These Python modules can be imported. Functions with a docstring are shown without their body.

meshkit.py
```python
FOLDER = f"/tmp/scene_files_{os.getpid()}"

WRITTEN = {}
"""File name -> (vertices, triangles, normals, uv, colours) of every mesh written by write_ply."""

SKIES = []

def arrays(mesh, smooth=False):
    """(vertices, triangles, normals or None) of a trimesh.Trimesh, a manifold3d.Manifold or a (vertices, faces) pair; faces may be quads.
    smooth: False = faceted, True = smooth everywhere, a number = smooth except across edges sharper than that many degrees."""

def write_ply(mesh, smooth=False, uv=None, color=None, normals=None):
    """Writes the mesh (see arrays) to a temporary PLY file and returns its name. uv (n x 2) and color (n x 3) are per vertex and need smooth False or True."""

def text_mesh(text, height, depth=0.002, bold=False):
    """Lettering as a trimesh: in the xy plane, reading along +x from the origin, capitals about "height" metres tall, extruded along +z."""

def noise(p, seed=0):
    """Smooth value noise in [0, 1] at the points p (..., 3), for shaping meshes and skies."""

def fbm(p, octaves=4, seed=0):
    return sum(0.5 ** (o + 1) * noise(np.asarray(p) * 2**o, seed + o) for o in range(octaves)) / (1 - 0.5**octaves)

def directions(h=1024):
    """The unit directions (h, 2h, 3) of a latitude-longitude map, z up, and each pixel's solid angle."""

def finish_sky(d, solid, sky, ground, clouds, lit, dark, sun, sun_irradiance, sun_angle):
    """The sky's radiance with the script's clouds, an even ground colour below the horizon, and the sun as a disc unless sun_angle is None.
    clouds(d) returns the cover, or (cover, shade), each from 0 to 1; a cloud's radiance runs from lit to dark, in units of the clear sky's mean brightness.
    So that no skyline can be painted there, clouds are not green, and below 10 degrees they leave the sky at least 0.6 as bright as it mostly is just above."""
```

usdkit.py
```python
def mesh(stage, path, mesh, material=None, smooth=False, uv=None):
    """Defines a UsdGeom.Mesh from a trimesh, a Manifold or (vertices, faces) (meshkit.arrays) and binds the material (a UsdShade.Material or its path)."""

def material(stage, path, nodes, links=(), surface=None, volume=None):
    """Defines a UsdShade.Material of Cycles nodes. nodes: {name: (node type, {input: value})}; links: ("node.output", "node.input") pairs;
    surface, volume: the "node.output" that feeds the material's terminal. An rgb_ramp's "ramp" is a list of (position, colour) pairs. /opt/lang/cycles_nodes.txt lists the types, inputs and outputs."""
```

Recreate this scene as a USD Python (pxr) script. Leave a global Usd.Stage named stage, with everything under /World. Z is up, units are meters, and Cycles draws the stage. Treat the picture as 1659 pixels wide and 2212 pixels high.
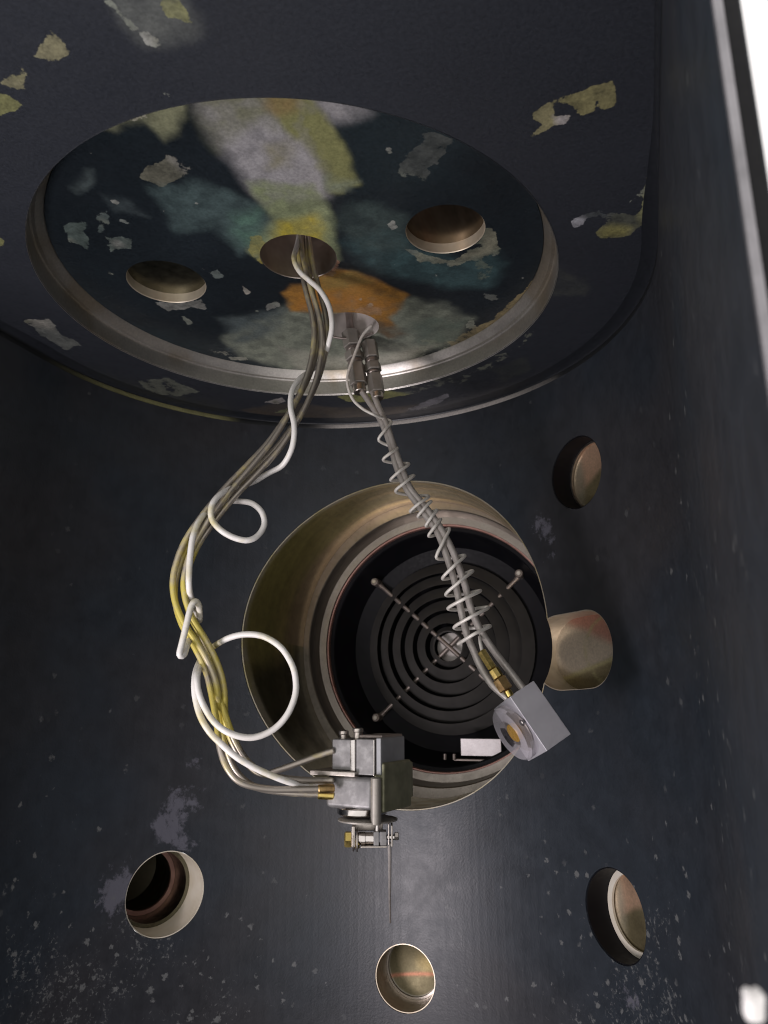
import math, random
import numpy as np, trimesh, usdkit, meshkit
import manifold3d as m3
from pxr import Usd, UsdGeom, UsdLux, UsdShade, Gf, Sdf, Vt
from shapely.geometry import Polygon
import shapely

random.seed(7)
stage = Usd.Stage.CreateInMemory()
UsdGeom.SetStageUpAxis(stage, UsdGeom.Tokens.z)
UsdGeom.SetStageMetersPerUnit(stage, 1.0)
UsdGeom.Xform.Define(stage, '/World')
stage.SetDefaultPrim(stage.GetPrimAtPath('/World'))
UsdGeom.Scope.Define(stage, '/World/Looks')
S = 0.25          # the chamber's radius in metres; everything below is laid out in chamber radii

# ---------------------------------------------------------------- camera
CX, CY, PITCH, YAW, ROLL, FPX = 0.87634, -1.84702, 0.2498, -0.33298, -0.00635, 1600.0
_F = np.array([math.sin(YAW) * math.cos(PITCH), math.cos(YAW) * math.cos(PITCH), math.sin(PITCH)])
_R0 = np.array([math.cos(YAW), -math.sin(YAW), 0.0])
_U0 = np.cross(_R0, _F)
_c, _s = math.cos(ROLL), math.sin(ROLL)
_R, _U = _c * _R0 + _s * _U0, -_s * _R0 + _c * _U0
CAM = np.array([CX, CY, 0.0])
cam = UsdGeom.Camera.Define(stage, '/World/camera')
cam.CreateHorizontalApertureAttr(20.736)
cam.CreateVerticalApertureAttr(20.736 * 4 / 3)
cam.CreateFocalLengthAttr(20.736 * FPX / 1659.0)
cam.CreateClippingRangeAttr(Gf.Vec2f(0.01, 1000))
M = np.eye(4)
M[0, :3], M[1, :3], M[2, :3], M[3, :3] = _R, _U, -_F, CAM * S
cam.AddTransformOp().Set(Gf.Matrix4d(M.tolist()))
cam.CreateExposureAttr(0.0)
cam.CreateFStopAttr(10.0)
cam.CreateFocusDistanceAttr(0.54)

def ray(u, v):
    return ((u - 829.5) * _R - (v - 1106) * _U) / FPX + _F
def W(u, v, D):                       # the point seen at (u, v), D away horizontally
    d = ray(u, v)
    return CAM + d * (D / math.hypot(d[0], d[1]))
def onz(u, v, z):                     # the point seen at (u, v) on the level z
    d = ray(u, v)
    return CAM + d * (z / d[2])

# ---------------------------------------------------------------- light: a bright white room outside the open door
MATS = {}
def mat(name, nodes, links=(), surface='p.BSDF'):
    MATS[name] = usdkit.material(stage, '/World/Looks/' + name, nodes, links, surface=surface)
    return MATS[name]
dome = UsdLux.DomeLight.Define(stage, '/World/sky')
ROOM = mat('room_light', {'b': ('background_shader', {'color': (1.0, 0.965, 0.95), 'strength': 1.1})}, surface='b.background')
UsdShade.MaterialBindingAPI.Apply(dome.GetPrim()).Bind(ROOM)
def rect_light(name, pos, target, w, h, power, color):
    l = UsdLux.RectLight.Define(stage, '/World/' + name)
    l.CreateWidthAttr(w * S); l.CreateHeightAttr(h * S); l.CreateIntensityAttr(power); l.CreateColorAttr(Gf.Vec3f(*color))
    z = np.array(pos, float) - np.array(target, float); z /= np.linalg.norm(z)
    x = np.cross((0, 0, 1.0), z); x /= np.linalg.norm(x); y = np.cross(z, x)
    m = np.eye(4); m[0, :3], m[1, :3], m[2, :3], m[3, :3] = x, y, z, np.array(pos) * S
    l.AddTransformOp().Set(Gf.Matrix4d(m.tolist()))
rect_light('room_lamp', (-0.95, -1.75, -1.3), (0.0, 0.4, 0.0), 0.5, 0.7, 43.0, (1.0, 0.915, 0.97))

# ---------------------------------------------------------------- helpers
PRIMS = set()
def numbered(path):
    if path not in PRIMS:
        PRIMS.add(path); return path
    k = 1
    while f'{path}_{k:03d}' in PRIMS: k += 1
    PRIMS.add(f'{path}_{k:03d}'); return f'{path}_{k:03d}'
ORG = {}
def keys(p, label=None, cat=None, group=None, kind=None):
    for k, v in (('label', label), ('category', cat), ('group', group), ('kind', kind)):
        if v: p.SetCustomDataByKey(k, v)
    return p
def thing(name, loc, label=None, cat=None, group=None, kind=None):
    path = numbered('/World/' + name)
    x = UsdGeom.Xform.Define(stage, path)
    loc = np.array(loc, float)
    x.AddTranslateOp().Set(Gf.Vec3d(*(loc * S).tolist()))
    ORG[path] = loc
    return keys(x.GetPrim(), label, cat, group, kind)
def obj(name, mesh, material, parent=None, smooth=30, attrs=None, label=None, **tags):
    """One Mesh prim; vertices in chamber radii, world placed. attrs(v) -> {primvar: (n, 3)}."""
    v, f, n = meshkit.arrays(mesh, smooth)
    base = str(parent.GetPath()) if parent is not None else '/World'
    root = '/' + '/'.join(base.split('/')[1:3])
    org = ORG.get(root, np.zeros(3))
    path = numbered(base + '/' + name)
    m = UsdGeom.Mesh.Define(stage, path)
    m.CreatePointsAttr(Vt.Vec3fArray.FromNumpy(((v - org) * S).astype(np.float32)))
    m.CreateFaceVertexCountsAttr(Vt.IntArray.FromNumpy(np.full(len(f), 3, np.int32)))
    m.CreateFaceVertexIndicesAttr(Vt.IntArray.FromNumpy(f.astype(np.int32).ravel()))
    m.CreateSubdivisionSchemeAttr('none')
    if n is not None:
        m.CreateNormalsAttr(Vt.Vec3fArray.FromNumpy(n.astype(np.float32))); m.SetNormalsInterpolation('vertex')
    if attrs:
        for k, a in attrs(v).items():
            UsdGeom.PrimvarsAPI(m).CreatePrimvar(k, Sdf.ValueTypeNames.Color3fArray, 'vertex').Set(Vt.Vec3fArray.FromNumpy(np.asarray(a, np.float32)))
    UsdShade.MaterialBindingAPI.Apply(m.GetPrim()).Bind(MATS[material])
    return keys(m.GetPrim(), label, **tags)

def frame_box(o, ax, lo, hi, r=0.0):
    """A box between lo and hi along the three axes ax at origin o, with edges rounded by r."""
    lo, hi = np.array(lo, float), np.array(hi, float)
    if r > 0:
        b = []
        for k in range(8):
            c = [(hi[i] - r) if k >> i & 1 else (lo[i] + r) for i in range(3)]
            b.append(m3.Manifold.sphere(r, 12).translate(c))
        mm = m3.Manifold.batch_hull(b)
        v, f, _ = meshkit.arrays(mm)
    else:
        t = trimesh.creation.box(bounds=[lo, hi]); v, f = np.array(t.vertices), np.array(t.faces)
    A = np.array(ax, float)
    w = np.array(o) + v @ A
    if np.linalg.det(A) < 0: f = f[:, ::-1]
    return w, f
def cyl(a, b, r, r2=None, n=28, bevel=0.0):
    """A capped cylinder or cone from a to b, edges bevelled."""
    a, b = np.array(a, float), np.array(b, float); r2 = r if r2 is None else r2
    L = np.linalg.norm(b - a); d = (b - a) / L
    e = np.cross(d, (0, 0, 1.0) if abs(d[2]) < .9 else (1.0, 0, 0)); e /= np.linalg.norm(e); g = np.cross(d, e)
    prof = [(0, 0), (r - bevel, 0), (r, bevel), (r2, L - bevel), (r2 - bevel, L), (0, L)] if bevel else [(0, 0), (r, 0), (r2, L), (0, L)]
    return revolve(prof, a, d, e, g, n)
def revolve(prof, o, d, e, g, n=64, a0=0.0, a1=2 * math.pi):
    prof = np.array(prof, float); full = abs(a1 - a0 - 2 * math.pi) < 1e-6
    an = np.linspace(a0, a1, n, endpoint=not full); m = len(prof)
    V = np.array([np.array(o) + p[1] * d + p[0] * (math.cos(t) * e + math.sin(t) * g) for t in an for p in prof])
    F = []
    for i in range(n if full else n - 1):
        j = (i + 1) % n
        for k in range(m - 1):
            a, b, c, dd = i * m + k, j * m + k, j * m + k + 1, i * m + k + 1
            if prof[k][0] > 1e-9: F.append((a, b, c))
            if prof[k + 1][0] > 1e-9: F.append((a, c, dd))
    t = trimesh.Trimesh(V, np.array(F)[:, ::-1], process=False); t.merge_vertices()
    return np.array(t.vertices), np.array(t.faces)
def hexnut(a, b, r, n=6):
    return cyl(a, b, r, n=n, bevel=r * .12)
def spline(pts, step=0.006):
    P = np.array(pts, float); P = np.vstack([2 * P[0] - P[1], P, 2 * P[-1] - P[-2]]); out = []
    for i in range(1, len(P) - 2):
        p0, p1, p2, p3 = P[i - 1:i + 3]
        n = max(3, int(np.linalg.norm(p2 - p1) / step))
        t = (np.arange(n) / n)[:, None]
        d1, d2 = (p2 - p0) / 2, (p3 - p1) / 2
        out.append((2 * t**3 - 3 * t**2 + 1) * p1 + (t**3 - 2 * t**2 + t) * d1 + (-2 * t**3 + 3 * t**2) * p2 + (t**3 - t**2) * d2)
    return np.vstack(out + [P[-2:-1]])
def sweep(path, r, k=12):
    path = np.array(path, float); n = len(path)
    r = np.broadcast_to(np.asarray(r, float), (n,))
    T = np.gradient(path, axis=0); T /= np.linalg.norm(T, axis=1, keepdims=True)
    e = np.cross(T[0], (0.3, 0.2, 1.0)); e /= np.linalg.norm(e); V = []
    for i in range(n):
        e = e - T[i] * (e @ T[i]); e /= np.linalg.norm(e); g = np.cross(T[i], e)
        a = np.arange(k) / k * 2 * math.pi
        V.append(path[i] + r[i] * (np.cos(a)[:, None] * e + np.sin(a)[:, None] * g))
    V = np.vstack(V + [path[:1], path[-1:]]); F = []
    for i in range(n - 1):
        for j in range(k):
            a, b = i * k + j, i * k + (j + 1) % k
            F += [(a, b, b + k), (a, b + k, a + k)]
    for j in range(k):
        F += [(n * k, (j + 1) % k, j), (n * k + 1, (n - 1) * k + j, (n - 1) * k + (j + 1) % k)]
    return V, np.array(F)
def join(*ms):
    V, F, n = [], [], 0
    for m in ms:
        v, f, _ = meshkit.arrays(m); V.append(v); F.append(f + n); n += len(v)
    return np.vstack(V), np.vstack(F)
def fb(p, s, seed=0, o=4):
    return meshkit.fbm(np.asarray(p) * s, o, seed)
def sstep(a, b, x):
    t = np.clip((x - a) / (b - a), 0, 1); return t * t * (3 - 2 * t)

# ---------------------------------------------------------------- materials (positions are metres)
def noise(scale, detail=4, rough=.55, dist=0): return ('noise_texture', {'scale': scale, 'detail': detail, 'roughness': rough, 'distortion': dist})
def painted(name, bump=.06, q=.2):
    """Base colour (primvar base) with flakes (primvar paint, where primvar wear.b says so) whose edges break up in fine noise."""
    return mat(name, {
        'g': ('geometry', {}), 'a0': ('attribute', {'attribute': 'base'}), 'a': ('attribute', {'attribute': 'paint'}), 'w': ('attribute', {'attribute': 'wear'}), 'ws': ('separate_color', {}),
        'n': noise(85, 9, .72), 'nf': noise(520, 3, .6), 'rf': ('rgb_ramp', {'ramp': [(.3, (1 - q,) * 3), (.7, (1 + q,) * 3)]}), 'rp': ('rgb_ramp', {'ramp': [(.32, (.4, .4, .4)), (.68, (1.5, 1.5, 1.5))]}),
        'k1': ('math', {'math_type': 'multiply_add', 'value2': 9.0, 'value3': -10.6}), 'k2': ('math', {'math_type': 'multiply_add', 'value2': 11.0}), 'cl': ('clamp', {'max': .5}),
        'pm': ('mix_color', {'blend_type': 'multiply', 'fac': 1.0}), 'mx': ('mix_color', {}), 'm2': ('mix_color', {'blend_type': 'multiply', 'fac': 1.0}),
        'rr': ('map_range', {'from_min': .3, 'from_max': .7, 'to_min': -.06, 'to_max': .06}), 'ra': ('math', {'math_type': 'add'}), 'rk': ('math', {'math_type': 'multiply_add', 'value2': .12}),
        'bh': ('math', {'math_type': 'multiply_add', 'value2': 2.0}), 'b': ('bump', {'strength': bump, 'distance': .002}), 'p': ('principled_bsdf', {'specular_ior_level': .5})},
        [('g.position', 'n.vector'), ('g.position', 'nf.vector'), ('nf.fac', 'rf.fac'), ('n.fac', 'rp.fac'), ('w.color', 'ws.color'),
         ('ws.b', 'k1.value1'), ('n.fac', 'k2.value1'), ('k1.value', 'k2.value3'), ('k2.value', 'cl.value'),
         ('a.color', 'pm.a'), ('rp.color', 'pm.b'), ('a0.color', 'mx.a'), ('pm.result', 'mx.b'), ('cl.result', 'mx.fac'), ('mx.result', 'm2.a'), ('rf.color', 'm2.b'), ('m2.result', 'p.base_color'),
         ('ws.r', 'p.metallic'), ('n.fac', 'rr.value'), ('rr.result', 'ra.value1'), ('ws.g', 'ra.value2'), ('cl.result', 'rk.value1'), ('ra.value', 'rk.value3'), ('rk.value', 'p.roughness'),
         ('cl.result', 'bh.value1'), ('nf.fac', 'bh.value3'), ('bh.value', 'b.height'), ('b.normal', 'p.normal')])
painted('coated_ceiling')
painted('machined_metal', .03, .12)
# the wall: black coating, pale specks where primvar wear.b says so
mat('coated_wall', {
    'g': ('geometry', {}), 'a': ('attribute', {'attribute': 'paint'}), 'w': ('attribute', {'attribute': 'wear'}), 'ws': ('separate_color', {}),
    'n': noise(60, 7, .7), 'nf': noise(500, 3, .6), 'sp': noise(300, 5, .68, .3), 'sp2': noise(60, 3, .5),
    'r': ('rgb_ramp', {'ramp': [(.3, (.8, .8, .8)), (.7, (1.2, 1.2, 1.2))]}), 'mv': ('mapping', {'scale': (1, 1, 1)}),
    'm': ('mix_color', {'blend_type': 'multiply', 'fac': 1.0, 'use_clamp': False}),
    'ss': ('math', {'math_type': 'multiply_add', 'value2': .34}), 's2': ('math', {'math_type': 'multiply_add', 'value2': .25}),
    'sr': ('map_range', {'from_min': 1.055, 'from_max': 1.15, 'clamp': True}),
    'pn': noise(110, 8, .7), 'pk': ('math', {'math_type': 'multiply_add', 'value2': 3.2, 'value3': -4.9}), 'pa': ('math', {'math_type': 'multiply_add', 'value2': 7.0}), 'pc': ('clamp', {'max': .85}), 'px': ('mix_color', {'b': (.115, .115, .14)}),
    'mx': ('mix_color', {'b': (.12, .125, .125)}), 'dn': noise(420, 2, .5), 'dv': ('vector_math', {'math_type': 'multiply_add', 'vector2': (.006, .006, .006)}), 'vo': ('voronoi_texture', {'scale': 115, 'randomness': 1.0}), 'vs': ('separate_color', {}),
    'vd': ('math', {'math_type': 'multiply_add', 'value2': -.30, 'value3': .36}), 'vl': ('math', {'math_type': 'subtract'}), 'vm': ('map_range', {'from_min': -.02, 'from_max': .10, 'clamp': True}), 'vk': ('math', {'math_type': 'multiply_add', 'value2': .60, 'value3': -.53}), 'va': ('math', {'math_type': 'add'}), 'vb': ('map_range', {'from_min': .45, 'from_max': .62, 'clamp': True}), 'vf': ('math', {'math_type': 'multiply'}), 'vx': ('math', {'math_type': 'maximum'}),
    'rr': ('map_range', {'from_min': .3, 'from_max': .7, 'to_min': .37, 'to_max': .47}),
    'b': ('bump', {'strength': .08, 'distance': .002}), 'p': ('principled_bsdf', {'specular_ior_level': .52})},
    [('g.position', 'mv.vector'), ('mv.vector', 'n.vector'), ('g.position', 'nf.vector'), ('g.position', 'sp.vector'), ('g.position', 'sp2.vector'), ('n.fac', 'r.fac'), ('a.color', 'm.a'), ('r.color', 'm.b'),
     ('w.color', 'ws.color'), ('ws.b', 'ss.value1'), ('sp.fac', 'ss.value3'), ('sp2.fac', 's2.value1'), ('ss.value', 's2.value3'), ('s2.value', 'sr.value'),
     ('g.position', 'pn.vector'), ('ws.g', 'pk.value1'), ('pn.fac', 'pa.value1'), ('pk.value', 'pa.value3'), ('pa.value', 'pc.value'), ('pc.result', 'px.fac'), ('m.result', 'px.a'), ('px.result', 'mx.a'), ('dn.color', 'dv.vector1'), ('g.position', 'dv.vector3'), ('g.position', 'dn.vector'), ('dv.vector', 'vo.vector'), ('vo.color', 'vs.color'), ('vs.g', 'vd.value1'), ('vd.value', 'vl.value1'), ('vo.distance', 'vl.value2'), ('vl.value', 'vm.value'),
     ('ws.b', 'vk.value1'), ('vs.r', 'va.value1'), ('vk.value', 'va.value2'), ('va.value', 'vb.value'), ('vm.result', 'vf.value1'), ('vb.result', 'vf.value2'), ('vf.value', 'vx.value1'), ('sr.result', 'vx.value2'), ('vx.value', 'mx.fac'), ('mx.result', 'p.base_color'), ('n.fac', 'rr.value'), ('rr.result', 'p.roughness'), ('ws.r', 'p.metallic'), ('nf.fac', 'b.height'), ('b.normal', 'p.normal')])
def metal(name, c0, c1, rough=.35, scale=60, stretch=(1, 1, 1), metallic=1.0, c2=None, dr=.12, bump=.03, spec=.5):
    ramp = [(.32, c0), (.68, c1)] if c2 is None else [(.30, c0), (.5, c1), (.70, c2)]
    return mat(name, {
        'g': ('geometry', {}), 'mp': ('mapping', {'scale': stretch}), 'n': noise(scale, 5, .6), 'nf': noise(scale * 7, 3, .6), 'r': ('rgb_ramp', {'ramp': ramp}),
        'rr': ('map_range', {'from_min': .3, 'from_max': .7, 'to_min': rough - dr / 2, 'to_max': rough + dr / 2}), 'b': ('bump', {'strength': bump, 'distance': .001}),
        'p': ('principled_bsdf', {'metallic': metallic, 'specular_ior_level': spec})},
        [('g.position', 'mp.vector'), ('mp.vector', 'n.vector'), ('mp.vector', 'nf.vector'), ('n.fac', 'r.fac'), ('r.color', 'p.base_color'), ('nf.fac', 'rr.value'), ('rr.result', 'p.roughness'), ('nf.fac', 'b.height'), ('b.normal', 'p.normal')])
metal('bare_steel', (.42, .38, .34), (.62, .57, .52), .36)
metal('lip_steel', (.22, .215, .225), (.33, .32, .335), .45, 90, metallic=.5)
metal('ring_steel', (.36, .31, .27), (.58, .52, .47), .42, 40)
metal('dull_steel', (.26, .24, .21), (.38, .355, .32), .45, metallic=.5)
metal('block_steel', (.14, .137, .137), (.20, .195, .193), .46, 120, metallic=.4, c2=(.31, .305, .30))
metal('polished_steel', (.6, .56, .53), (.78, .74, .71), .16)
metal('olive_steel', (.16, .16, .10), (.31, .30, .20), .5, 60, metallic=.5)
metal('grey_alloy', (.44, .43, .46), (.52, .51, .54), .5, 40, metallic=.35)
metal('dark_face', (.24, .245, .25), (.33, .333, .34), .5, 50, metallic=.5)
metal('brass', (.50, .38, .10), (.75, .58, .22), .33, 60)
metal('bronze_nut', (.42, .26, .12), (.60, .42, .18), .36, 60)
metal('port_steel', (.44, .35, .25), (.56, .49, .38), .38, 20, c2=(.68, .62, .52), metallic=.55)
metal('pale_port', (.66, .58, .44), (.78, .72, .60), .45, 20, c2=(.82, .78, .68), metallic=.15)
metal('port_blank', (.50, .27, .19), (.40, .34, .20), .38, 14, c2=(.60, .53, .42), bump=.01, metallic=.8)
metal('rust_cap', (.14, .125, .10), (.22, .17, .12), .3, 14, c2=(.48, .27, .18), stretch=(1, .3, 1))
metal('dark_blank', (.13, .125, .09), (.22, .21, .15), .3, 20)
metal('tarnished_tube', (.22, .17, .08), (.44, .34, .19), .25, 34, stretch=(.3, 4.0, .3), c2=(.60, .48, .33), bump=.01, metallic=.95)
metal('copper_ring', (.34, .18, .15), (.46, .27, .23), .45, 40, metallic=.7)
metal('silver_step', (.22, .195, .17), (.32, .29, .255), .36, 40, stretch=(.4, 3, .4))
metal('pump_black', (.004, .004, .006), (.007, .007, .009), .5, 40, metallic=0.0, spec=.15)
metal('louvre_black', (.040, .038, .036), (.056, .053, .050), .62, 40, metallic=0.0, spec=.3)
metal('rod_steel', (.22, .185, .165), (.34, .29, .265), .4, 60, metallic=.6)
metal('black_rubber', (.004, .004, .005), (.008, .008, .009), .6, 60, metallic=0.0, spec=.2)
metal('white_sleeve', (.64, .61, .57), (.72, .70, .67), .42, 34, metallic=0.0, bump=.08, c2=(.50, .43, .16))
metal('white_plastic', (.82, .80, .78), (.88, .86, .85), .45, 60, metallic=0.0)
metal('silver_label', (.42, .39, .39), (.52, .49, .49), .35, 40, metallic=.6)
metal('grey_tube', (.38, .35, .32), (.52, .485, .45), .42, 70, metallic=.3, bump=.06)
metal('coil_wire', (.72, .68, .62), (.82, .79, .73), .42, 90, metallic=.15)
metal('crystal', (.62, .34, .05), (.72, .42, .08), .3, 60, metallic=.5)
metal('pale_disc', (.50, .46, .43), (.60, .56, .52), .45, 60, metallic=.2)
mat('stained_tube', {
    'g': ('geometry', {}), 'n': noise(48, 4, .6), 'z': ('separate_xyz', {}), 'zr': ('map_range', {'from_min': .045, 'from_max': .115, 'to_min': .19, 'to_max': 0.0, 'clamp': True}),
    'zl': ('map_range', {'from_min': -.035, 'from_max': -.01, 'to_min': -.20, 'to_max': 0.0, 'clamp': True}), 's': ('math', {'math_type': 'add'}), 's2': ('math', {'math_type': 'add'}),
    'r': ('rgb_ramp', {'ramp': [(.50, (.40, .36, .31)), (.60, (.44, .38, .22)), (.72, (.50, .42, .09))]}),
    'm': ('rgb_ramp', {'ramp': [(.50, (.8, .8, .8)), (.64, (.15, .15, .15))]}), 'p': ('principled_bsdf', {'roughness': .42})},
    [('g.position', 'n.vector'), ('g.position', 'z.vector'), ('z.z', 'zr.value'), ('z.z', 'zl.value'), ('n.fac', 's.value1'), ('zr.result', 's.value2'), ('s.value', 's2.value1'), ('zl.result', 's2.value2'),
     ('s2.value', 'r.fac'), ('s2.value', 'm.fac'), ('r.color', 'p.base_color'), ('m.color', 'p.metallic')])
mat('clear_quartz', {'t': ('transparent_bsdf', {'color': (.95, .94, .95)}), 'q': ('principled_bsdf', {'base_color': (.55, .52, .56), 'roughness': .15}), 'f': ('fresnel', {'IOR': 1.5}), 'a': ('math', {'math_type': 'multiply_add', 'value2': .5, 'value3': .02}), 'm': ('mix_closure', {})},
    [('f.fac', 'a.value1'), ('a.value', 'm.fac'), ('t.BSDF', 'm.closure1'), ('q.BSDF', 'm.closure2')], surface='m.closure')

# ---------------------------------------------------------------- chamber shell
H, FRONT, FLOOR, TH = 1.18409, -1.14985, -1.62, 0.027
RIMX, RIMY, RIMR = -0.00504, -0.04043, 0.75063
def plan(r, front, n=96):
    a = np.linspace(0, math.pi, n)
    return [(r, front)] + [(r * math.cos(t), r * math.sin(t)) for t in a] + [(-r, front)]
def prism(poly, z0, z1):
    return m3.Manifold.extrude(m3.CrossSection([poly]), z1 - z0).translate((0, 0, z0))
def radial_cyl(az, z, r, a, b, n=64):
    d = np.array([math.sin(math.radians(az)), math.cos(math.radians(az)), 0])
    c = m3.Manifold.cylinder(b - a, r, r, n)                       # along +z
    c = c.rotate((-90, 0, 0)).translate((0, a, 0)).rotate((0, 0, -az)).translate((0, 0, z))
    return c
PUX, PUZ, PUA, PUB = -0.036, 0.247, 0.594, 0.645                    # the pump port's mouth
def pump_cyl(a, b, grow=0.0):
    c = m3.Manifold.cylinder(b - a, 1, 1, 128).scale((PUA + grow, PUB + grow, 1))
    return c.rotate((-90, 0, 0)).translate((PUX, a, PUZ))
def port_cyl(k, r, a, b, n=72):
    """A port's bore; the one beside the pump opening is a slot that runs into it."""
    c = radial_cyl(k[0], k[1], r, a, b, n)
    if 0 < k[1] < .5: c = m3.Manifold.batch_hull([c, radial_cyl(36.5, k[1] - .004, r, a, b, n)])
    return c
#        azimuth  height  radius depth
PORTS = {'ur': (45.0, .768, .126, .082), 'mr': (43.9, .163, .126, .12), 'lr': (46.6, -.625, .127, .085), 'b': (-2.2, -.965, .108, .13), 'll': (-52.9, -.655, .137, .50)}
holes = pump_cyl(.5, 1.2, .004)
for az, z, r, d in PORTS.values():
    holes = holes + port_cyl((az, z), r + .004, .75, 1.2)
wall_m = prism(plan(1 + TH, FRONT), FLOOR, H - .034) - prism(plan(1.0, FRONT - .1), FLOOR - .1, H + .1) - holes
wall_m = wall_m.refine_to_length(.03)
FULL = np.array([1.0, 1.0, 1.0])
def wall_attrs(v):
    az = np.degrees(np.arctan2(v[:, 0], v[:, 1])); z = v[:, 2]
    n1, n2 = fb(v, 2.2, 3), fb(v, 9, 5)
    base = np.array([.020, .0262, .0345])[None] * (.9 + .2 * n1)[:, None]
    warm = sstep(.35, .7, fb(v, 1.6, 11)) * .6
    base = base * (1 - warm[:, None]) + warm[:, None] * np.array([.034, .031, .032])
    pale = np.zeros(len(v))
    def spot(a, zz, ra, rz, s): return s * np.exp(-(((az - a) / ra) ** 2 + ((z - zz) / rz) ** 2))
    for sp in ((-54, -.43, 3.2, .06, .9), (-50, -.36, 4, .08, .75), (-48.5, -.22, 2.4, .03, .6), (-63, -.62, 4.2, .10, .95), (-50, -.49, 4, .03, .8),
               (33.5, .62, 3.2, .05, .8), (36, .53, 2.0, .08, .6), (49, -.83, 3.5, .035, .75), (20, -.52, 6, .03, .25), (-8, -.3, 4, .05, .25)):
        pale += spot(*sp)
    pale = np.clip(pale * (.6 + .6 * n2), 0, 1)
    # a run of pale dust down from the shutter and a brownish band above the pump
    speck = np.zeros(len(v))
    for a, zz, ra, rz, s in ((-70, -.85, 26, .55, .9), (-40, -1.15, 24, .3, .5), (52, -.75, 26, .42, .85), (25, -1.1, 18, .3, .45), (92, .2, 14, .7, .42), (100, -.5, 20, .6, .5)):
        speck += spot(a, zz, ra, rz, s)
    speck = np.clip(speck * (.55 + .9 * sstep(.35, .65, fb(v, 5, 9))), 0, 1) + .08
    return {'paint': base, 'wear': np.stack([0 * z, pale, speck], 1)}
wall = thing('wall', (0, 0, 0), 'curved black-coated chamber wall pierced by round ports', kind='structure')
obj('coated_shell', wall_m, 'coated_wall', wall, attrs=wall_attrs)
# joint between wall and ceiling: bare in the middle and at the left, black at the right
def joint_attrs(v):
    az = np.degrees(np.arctan2(v[:, 0], v[:, 1])); n = fb(v, 7, 21); n2 = fb(v, 22, 22)
    bare = sstep(-26, -14, az + 8 * (n - .5)) * (1 - sstep(20, 44, az + 14 * (n - .5))) * .9
    yel = sstep(-90, -60, az + 4 * n) * (1 - sstep(-46, -38, az + 6 * n))
    c = np.array([.012, .013, .014])[None] * np.ones((len(v), 1))
    c = c * (1 - bare[:, None]) + bare[:, None] * np.array([.60, .56, .52])
    yc = np.array([.26, .25, .12]) * (.5 + n2)[:, None]
    c = c * (1 - yel[:, None]) + yel[:, None] * yc
    return {'base': c, 'paint': c, 'wear': np.stack([np.clip(bare * .35 + yel * .3, 0, 1), .42 - .1 * bare, 0 * az], 1)}
def plan_sweep(prof, n=120):
    """profile of (inset from the wall, z) carried along the chamber's plan."""
    a = np.linspace(0, math.pi, n)
    ys = np.linspace(FRONT, 0, 24)[:-1]
    path = [((1.0, y), (1.0, 0)) for y in ys] + [((math.cos(t), math.sin(t)), (math.cos(t), math.sin(t))) for t in a] + [((-1.0, y), (-1.0, 0)) for y in ys[::-1]]
    V = np.array([(p[0] - q * k_ * d[0], p[1] - q * k_ * d[1], z) for p, d in path for k_ in [1 if p[1] > 0 else 1 - .75 * float(sstep(0, -.5, p[1]))] for q, z in prof]); m = len(prof)
    F = [(i * m + k, i * m + k + 1, (i + 1) * m + k + 1, (i + 1) * m + k) for i in range(len(path) - 1) for k in range(m - 1)]
    return V, np.array(F)
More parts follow.
